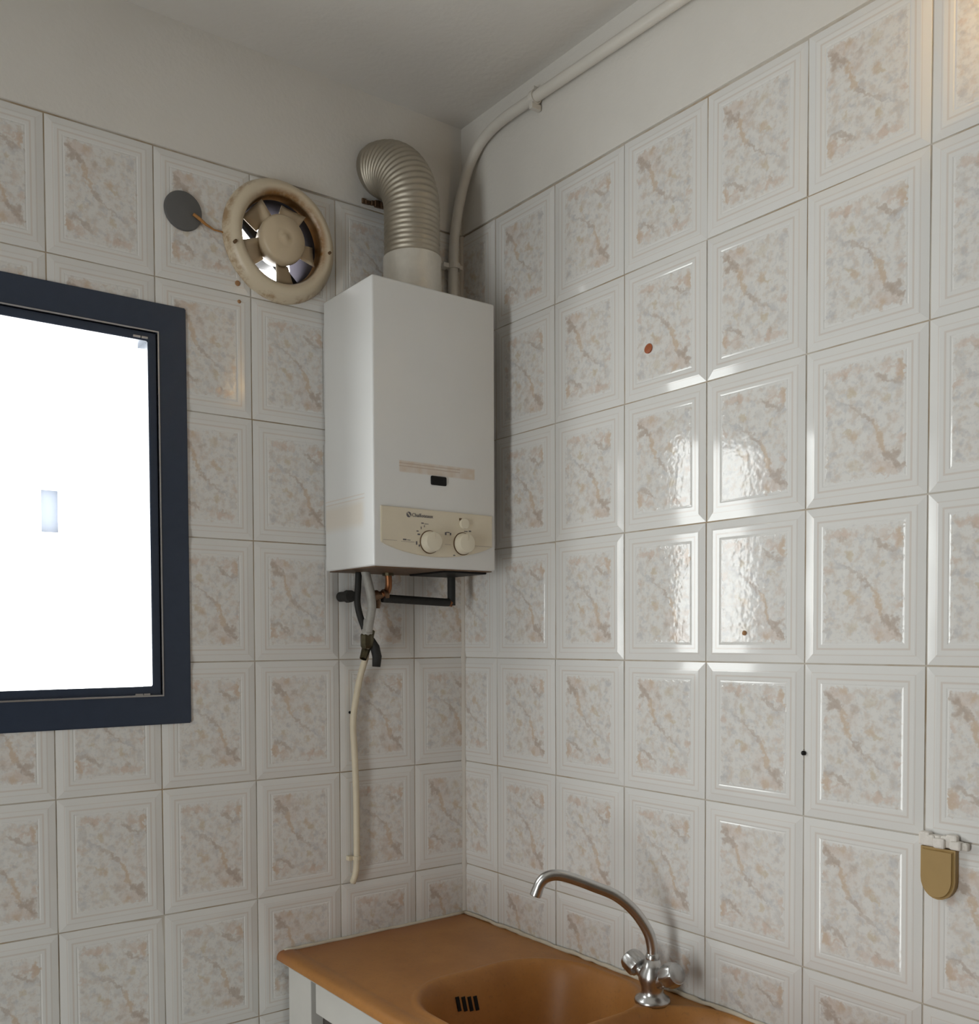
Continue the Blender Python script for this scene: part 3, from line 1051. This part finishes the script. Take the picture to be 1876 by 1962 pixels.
# ---------------------------------------------------------------- wall plugs and specks
for name, x, z, r, m_, lab, cat in (
        ('wall_plug', -.572, 2.2714, .0055, M_TANPLUG, 'upper of two small brown plugged holes in tiles below the extractor fan', 'wall plug'),
        ('wall_plug', -.569, 2.2351, .0038, M_TANPLUG, 'lower of two small brown plugged holes just above window corner', 'wall plug'),
        ('wall_speck', -.3177, 1.382, .003, M_BLACK, 'tiny black speck on tile beside the cream pipe', 'speck')):
    tag(obj(name, lathe([(0, .003), (r * .5, .0028), (r, .0015), (r, -.004), (0, -.004)], (x, 0, z), NY, 16), m_, None, origin=(x, 0, z)), lab, cat)
for name, y, z, r, m_, lab, cat in (
        ('wall_plug', -.5897, 2.0916, .0095, M_PLUG, 'rust red wall plug in tile on right wall at heater height', 'wall plug'),
        ('wall_speck', -.8099, 1.5508, .0042, M_TANPLUG, 'small brown speck on glossy tile inside window reflection on right wall', 'speck'),
        ('wall_speck', -.926, 1.3537, .0038, M_BLACK, 'dark speck on tile joint right of window reflection on right wall', 'speck')):
    tag(obj(name, lathe([(0, .004), (r * .5, .0036), (r, .0018), (r * .9, -.004), (0, -.004)], (0, y, z), (-1, 0, .15), 16), m_, None, origin=(0, y, z)), lab, cat)

# tan holder at the right edge
hk = thing('wall_hook', (0, -1.15, 1.20), 'tan rounded plastic wall hook with white crusty top at right edge', 'hook')
bm = bmesh.new()
out = [(-1.1265, 1.238), (-1.1265, 1.195)]
for k in range(0, 13):
    a = math.pi + math.pi * k / 12
    out.append((-1.1515 - .025 * math.cos(a), 1.193 + .030 * math.sin(a)))
out += [(-1.1765, 1.195), (-1.1765, 1.238)]
f0 = bm.faces.new([bm.verts.new((.001, y, z)) for y, z in out])
ex = bmesh.ops.extrude_face_region(bm, geom=[f0])
bmesh.ops.translate(bm, verts=[v for v in ex['geom'] if isinstance(v, bmesh.types.BMVert)], vec=(-.015, 0, 0))
bmesh.ops.recalc_face_normals(bm, faces=bm.faces)
es = [e for e in bm.edges if all(abs(v.co.x + .014) < 1e-5 for v in e.verts)]
bmesh.ops.bevel(bm, geom=es, offset=.004, segments=3, affect='EDGES')
obj('plate', bm, M_TAN, hk, 'auto')
bm = bmesh.new()
rnd = random.Random(11)
for k in range(8):
    y = -1.126 - .0075 * k
    bx(bm, -.010 - .008 * rnd.random(), .0, y - .0145, y + .002, 1.238 + .002 * rnd.random(), 1.250 + .010 * rnd.random(), .003, 2)
tag(obj('crust', bm, M_CRUST, hk), 'white crusty top edge')

# ---------------------------------------------------------------- sink unit
CT = 0.8785                                              # worktop level
SX0, SX1, SY0, SY1 = -.503, -.003, -1.30, -.003


def rbox(x, y, cx, cy, hx, hy, r):
    qx, qy = abs(x - cx) - (hx - r), abs(y - cy) - (hy - r)
    return math.hypot(max(qx, 0), max(qy, 0)) + min(max(qx, qy), 0) - r


def sstep(a, b, x):
    t = min(1, max(0, (x - a) / (b - a)))
    return t * t * (3 - 2 * t)


def sink_z(x, y):
    z = CT
    for cx, cy, hx, hy, r in ((-.232, -.507, .190, .158, .125), (-.222, -.960, .200, .274, .12)):
        d = rbox(x, y, cx, cy, hx, hy, r)
        sd = .0045 * math.log1p(math.exp(min(40, -d / .0045)))      # softened distance inside the basin
        z -= .150 * math.sin(math.pi / 2 * min(1.0, sd / .075))
        if 0 < d < .022:
            z += .0035 * math.sin(math.pi * d / .022)
    e = x - SX0                                          # rounded, slightly raised front edge
    if e < .045:
        z += .004 * math.sin(math.pi * min(1, e / .045))
    if e < .010:
        z -= .010 - math.sqrt(max(0, .010 ** 2 - (.010 - e) ** 2))
    return z


sink = thing('sink_unit', (-.25, -.65, .85), 'ochre resin sink worktop with rounded basin below the heater in corner', 'sink')
bm = bmesh.new()
xs = [SX0 + .012 * (1 - math.cos(math.pi / 2 * k / 5)) for k in range(5)] + [SX0 + .012 + (SX1 - SX0 - .012) * k / 160 for k in range(161)]
ys = [SY1 + (SY0 - SY1) * k / 400 for k in range(401)]
grid = [[bm.verts.new((x, y, sink_z(x, y))) for y in ys] for x in xs]
for i in range(len(xs) - 1):
    for j in range(len(ys) - 1):
        bm.faces.new((grid[i][j], grid[i][j + 1], grid[i + 1][j + 1], grid[i + 1][j]))
# skirt
low = CT - .014
edge = [grid[i][0] for i in range(len(xs))] + [grid[-1][j] for j in range(1, len(ys))] + [grid[i][-1] for i in range(len(xs) - 2, -1, -1)] + [grid[0][j] for j in range(len(ys) - 2, 0, -1)]
lowv = [bm.verts.new((v.co.x, v.co.y, low)) for v in edge]
for k in range(len(edge)):
    n = (k + 1) % len(edge)
    bm.faces.new((edge[k], edge[n], lowv[n], lowv[k]))
bmesh.ops.recalc_face_normals(bm, faces=bm.faces)
obj('worktop', bm, M_RESIN, sink, 'auto')
# overflow slots in the back slope of the basin
for k in range(4):
    x = -.290 + .014 * k
    y = -.381 - .004 * abs(k - 1.5)
    zz = .832 - .0025 * k
    # walk down the slope until the surface is at this height
    yy = -.36
    while sink_z(x, yy) > zz and yy > -.50:
        yy -= .0005
    bm = bmesh.new()
    p0 = Vector((x, yy + .0045, 0)); p1 = Vector((x, yy - .0045, 0))
    a_ = Vector((x, p0.y, sink_z(x, p0.y))); b_ = Vector((x, p1.y, sink_z(x, p1.y)))
    nrm = (b_ - a_).cross(Vector((1, 0, 0))).normalized()
    if nrm.z < 0:
        nrm = -nrm
    vs = [a_ + Vector((-.004, 0, 0)), a_ + Vector((.004, 0, 0)), b_ + Vector((.004, 0, 0)), b_ + Vector((-.004, 0, 0))]
    lo = [bm.verts.new(v - nrm * .004) for v in vs]
    hi = [bm.verts.new(v + nrm * .0018) for v in vs]
    bm.faces.new(hi)
    bm.faces.new(lo[::-1])
    for q in range(4):
        bm.faces.new((lo[q], lo[(q + 1) % 4], hi[(q + 1) % 4], hi[q]))
    bmesh.ops.recalc_face_normals(bm, faces=bm.faces)
    obj('overflow_slot', bm, M_BLACK, sink)
bm = bmesh.new()
rnd = random.Random(5)
pp = [Vector((-.006, -.006 - .02 * k, CT + .002 + .003 * rnd.random())) for k in range(62)]
add_tube(bm, pp, [.0036 + .0016 * rnd.random() for _ in pp], 8)
pp = [Vector((-.006 - .02 * k, -.005, CT + .0005 + .002 * rnd.random())) for k in range(25)]
add_tube(bm, pp, [.0035 + .0015 * rnd.random() for _ in pp], 8)
bmesh.ops.recalc_face_normals(bm, faces=bm.faces)
obj('sealant', bm, M_CAULK, sink, True)

# cabinet below
cab = thing('sink_cabinet', (-.25, -.65, 0), 'white painted base cabinet with dark gaps under the ochre sink', 'cabinet')
CX = -.480
bm = bmesh.new()
bx(bm, CX + .03, CX + .045, -1.28, -.02, .08, .842)      # dark sheet painting the shade in the front gaps
obj('gap_shade', bm, M_DARKGAP, cab)
for y0, y1 in ((-.035, -.014), (-1.28, -1.26)):
    obj('side_panel', box(CX + .045, -.012, y0, y1, 0, .70), M_WHITEWOOD, cab)
obj('stile', box(CX, CX + .03, -.112, -.012, 0.0, .852, .002), M_WHITEWOOD, cab)
obj('rail', box(CX - .002, CX + .03, -1.28, -.137, .786, .852, .002), M_WHITEWOOD, cab)
obj('edge_strip', box(CX - .012, CX + .03, -1.29, -.010, .8535, .8640, .002), M_EDGE, cab)
obj('door', box(CX - .004, CX + .018, -.64, -.150, .10, .752, .003), M_WHITEWOOD, cab)
obj('door', box(CX - .004, CX + .018, -1.27, -.648, .10, .752, .003), M_WHITEWOOD, cab)
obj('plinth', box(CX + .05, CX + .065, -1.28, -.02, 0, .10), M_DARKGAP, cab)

# ---------------------------------------------------------------- mixer tap
FB = Vector((-.0724, -.6666, CT))
tap = thing('mixer_tap', FB, 'chrome mixer tap with long swan neck spout standing behind the basin', 'tap')
obj('base', lathe([(0, .0), (.032, .0), (.033, .004), (.031, .009), (.024, .013), (.020, .020), (.021, .030), (.025, .042), (.0235, .056), (.017, .066), (.0135, .080), (0, .080)], FB, (0, 0, 1), 32), M_CHROME, tap, True)
for s_ in (1, -1):
    ax = Vector((0, s_ * .86, .5)).normalized()
    o_ = FB + Vector((0, 0, .036))
    obj('valve_arm', lathe([(.015, .0), (.0155, .020), (.012, .026), (.012, .036), (0, .036)], o_, ax, 20), M_CHROME, tap, 'auto')
    bm = bmesh.new()
    seg = 40
    rings = []
    u = ax.cross(Vector((0, 0, 1))).normalized(); v = ax.cross(u)
    for r, h in ((.013, .034), (.0205, .038), (.0215, .044), (.0215, .060), (.0195, .066)):
        rings.append([bm.verts.new(o_ + ax * h + (u * math.cos(a) + v * math.sin(a)) * (r + (.0010 * math.cos(8 * a) if .036 < h < .064 else 0))) for a in (2 * math.pi * k / seg for k in range(seg))])
    for a_, b_ in zip(rings, rings[1:]):
        for k in range(seg):
            bm.faces.new((a_[k], a_[(k + 1) % seg], b_[(k + 1) % seg], b_[k]))
    bm.faces.new(rings[0][::-1]); bm.faces.new(rings[-1])
    bmesh.ops.recalc_face_normals(bm, faces=bm.faces)
    kn = obj('handle', bm, M_CHROME, tap, 'auto')
    obj('cap', lathe([(.0185, .065), (.0180, .0675), (0, .069)], o_, ax, 32), M_ACRYLIC, kn, True)
sp = [(-.0724, -.6666, .952), (-.0735, -.6658, .985), (-.0803, -.6609, 1.012), (-.0997, -.647, 1.047), (-.1268, -.6277, 1.075), (-.160, -.604, 1.0925), (-.1885, -.5834, 1.106), (-.2125, -.5662, 1.1135), (-.229, -.5545, 1.110), (-.2385, -.5477, 1.0985), (-.2445, -.5434, 1.080)]
spp = catmull(sp, 8)
n_ = len(spp)
obj('spout', tube(spp, [.0102] * n_, 20), M_CHROME, tap, True)
dirn = (spp[-1] - spp[-3]).normalized()
obj('nozzle', lathe([(0, -.008), (.0105, -.008), (.0108, .004), (.0100, .005), (.0085, .005), (.0085, -.002), (0, -.002)], spp[-1], dirn, 24), M_CHROME, tap, 'auto')
obj('collar', lathe([(.0098, -.006), (.0125, -.004), (.0128, .006), (.0108, .012), (.0098, .013)], FB + Vector((0, 0, .078)), (0, 0, 1), 24), M_CHROME, tap, True)

# ---------------------------------------------------------------- wall sconce just beyond the right edge of the view
LP = Vector((-.045, -1.40, 2.44))
lampo = thing('wall_lamp', (0, LP.y, LP.z), 'warm round wall sconce with added light-blocking disc on right wall beyond the frame', 'lamp')
M_BULB = NT('warm_bulb')
nz = M_BULB.noise(M_BULB.coord(), 5.0, 1)
M_BULB.l(M_BULB.mix(nz.outputs['Fac'], (1, .64, .24), (1, .68, .28)), M_BULB.b.inputs['Emission Color'])
M_BULB.setp(Emission_Strength=120.0)
obj('holder', lathe([(0, -.001), (.03, -.001), (.03, .008), (.016, .012), (.012, .022), (0, .022)], (0, LP.y, LP.z), (-1, 0, 0), 24), M_PIPE, lampo, 'auto')
obj('bulb', lathe([(0, -.025), (.010, -.024), (.021, -.010), (.024, .004), (.018, .018), (.008, .024), (0, .025)], LP, (-1, 0, 0), 24), M_BULB.m, lampo, True)
obj('light_block_disc', lathe([(0, .088), (.060, .084), (.150, .052), (.152, .054), (.150, .056), (.060, .089), (0, .093)], (0, LP.y, LP.z), (-1, 0, 0), 40), M_PIPE, lampo, 'auto')  # added to keep the bulb's light off the left wall
obj('light_block_plate', box(-.058, .001, LP.y - .14, LP.y + .135, LP.z - .105, LP.z - .100), M_PIPE, lampo)  # added to block the bulb's downward light
for s_ in (1, -1):
    obj('bracket', tube([(-.0, LP.y, LP.z + s_ * .055), (-.085, LP.y, LP.z + s_ * .055)], .004, 8), M_PIPE, lampo)
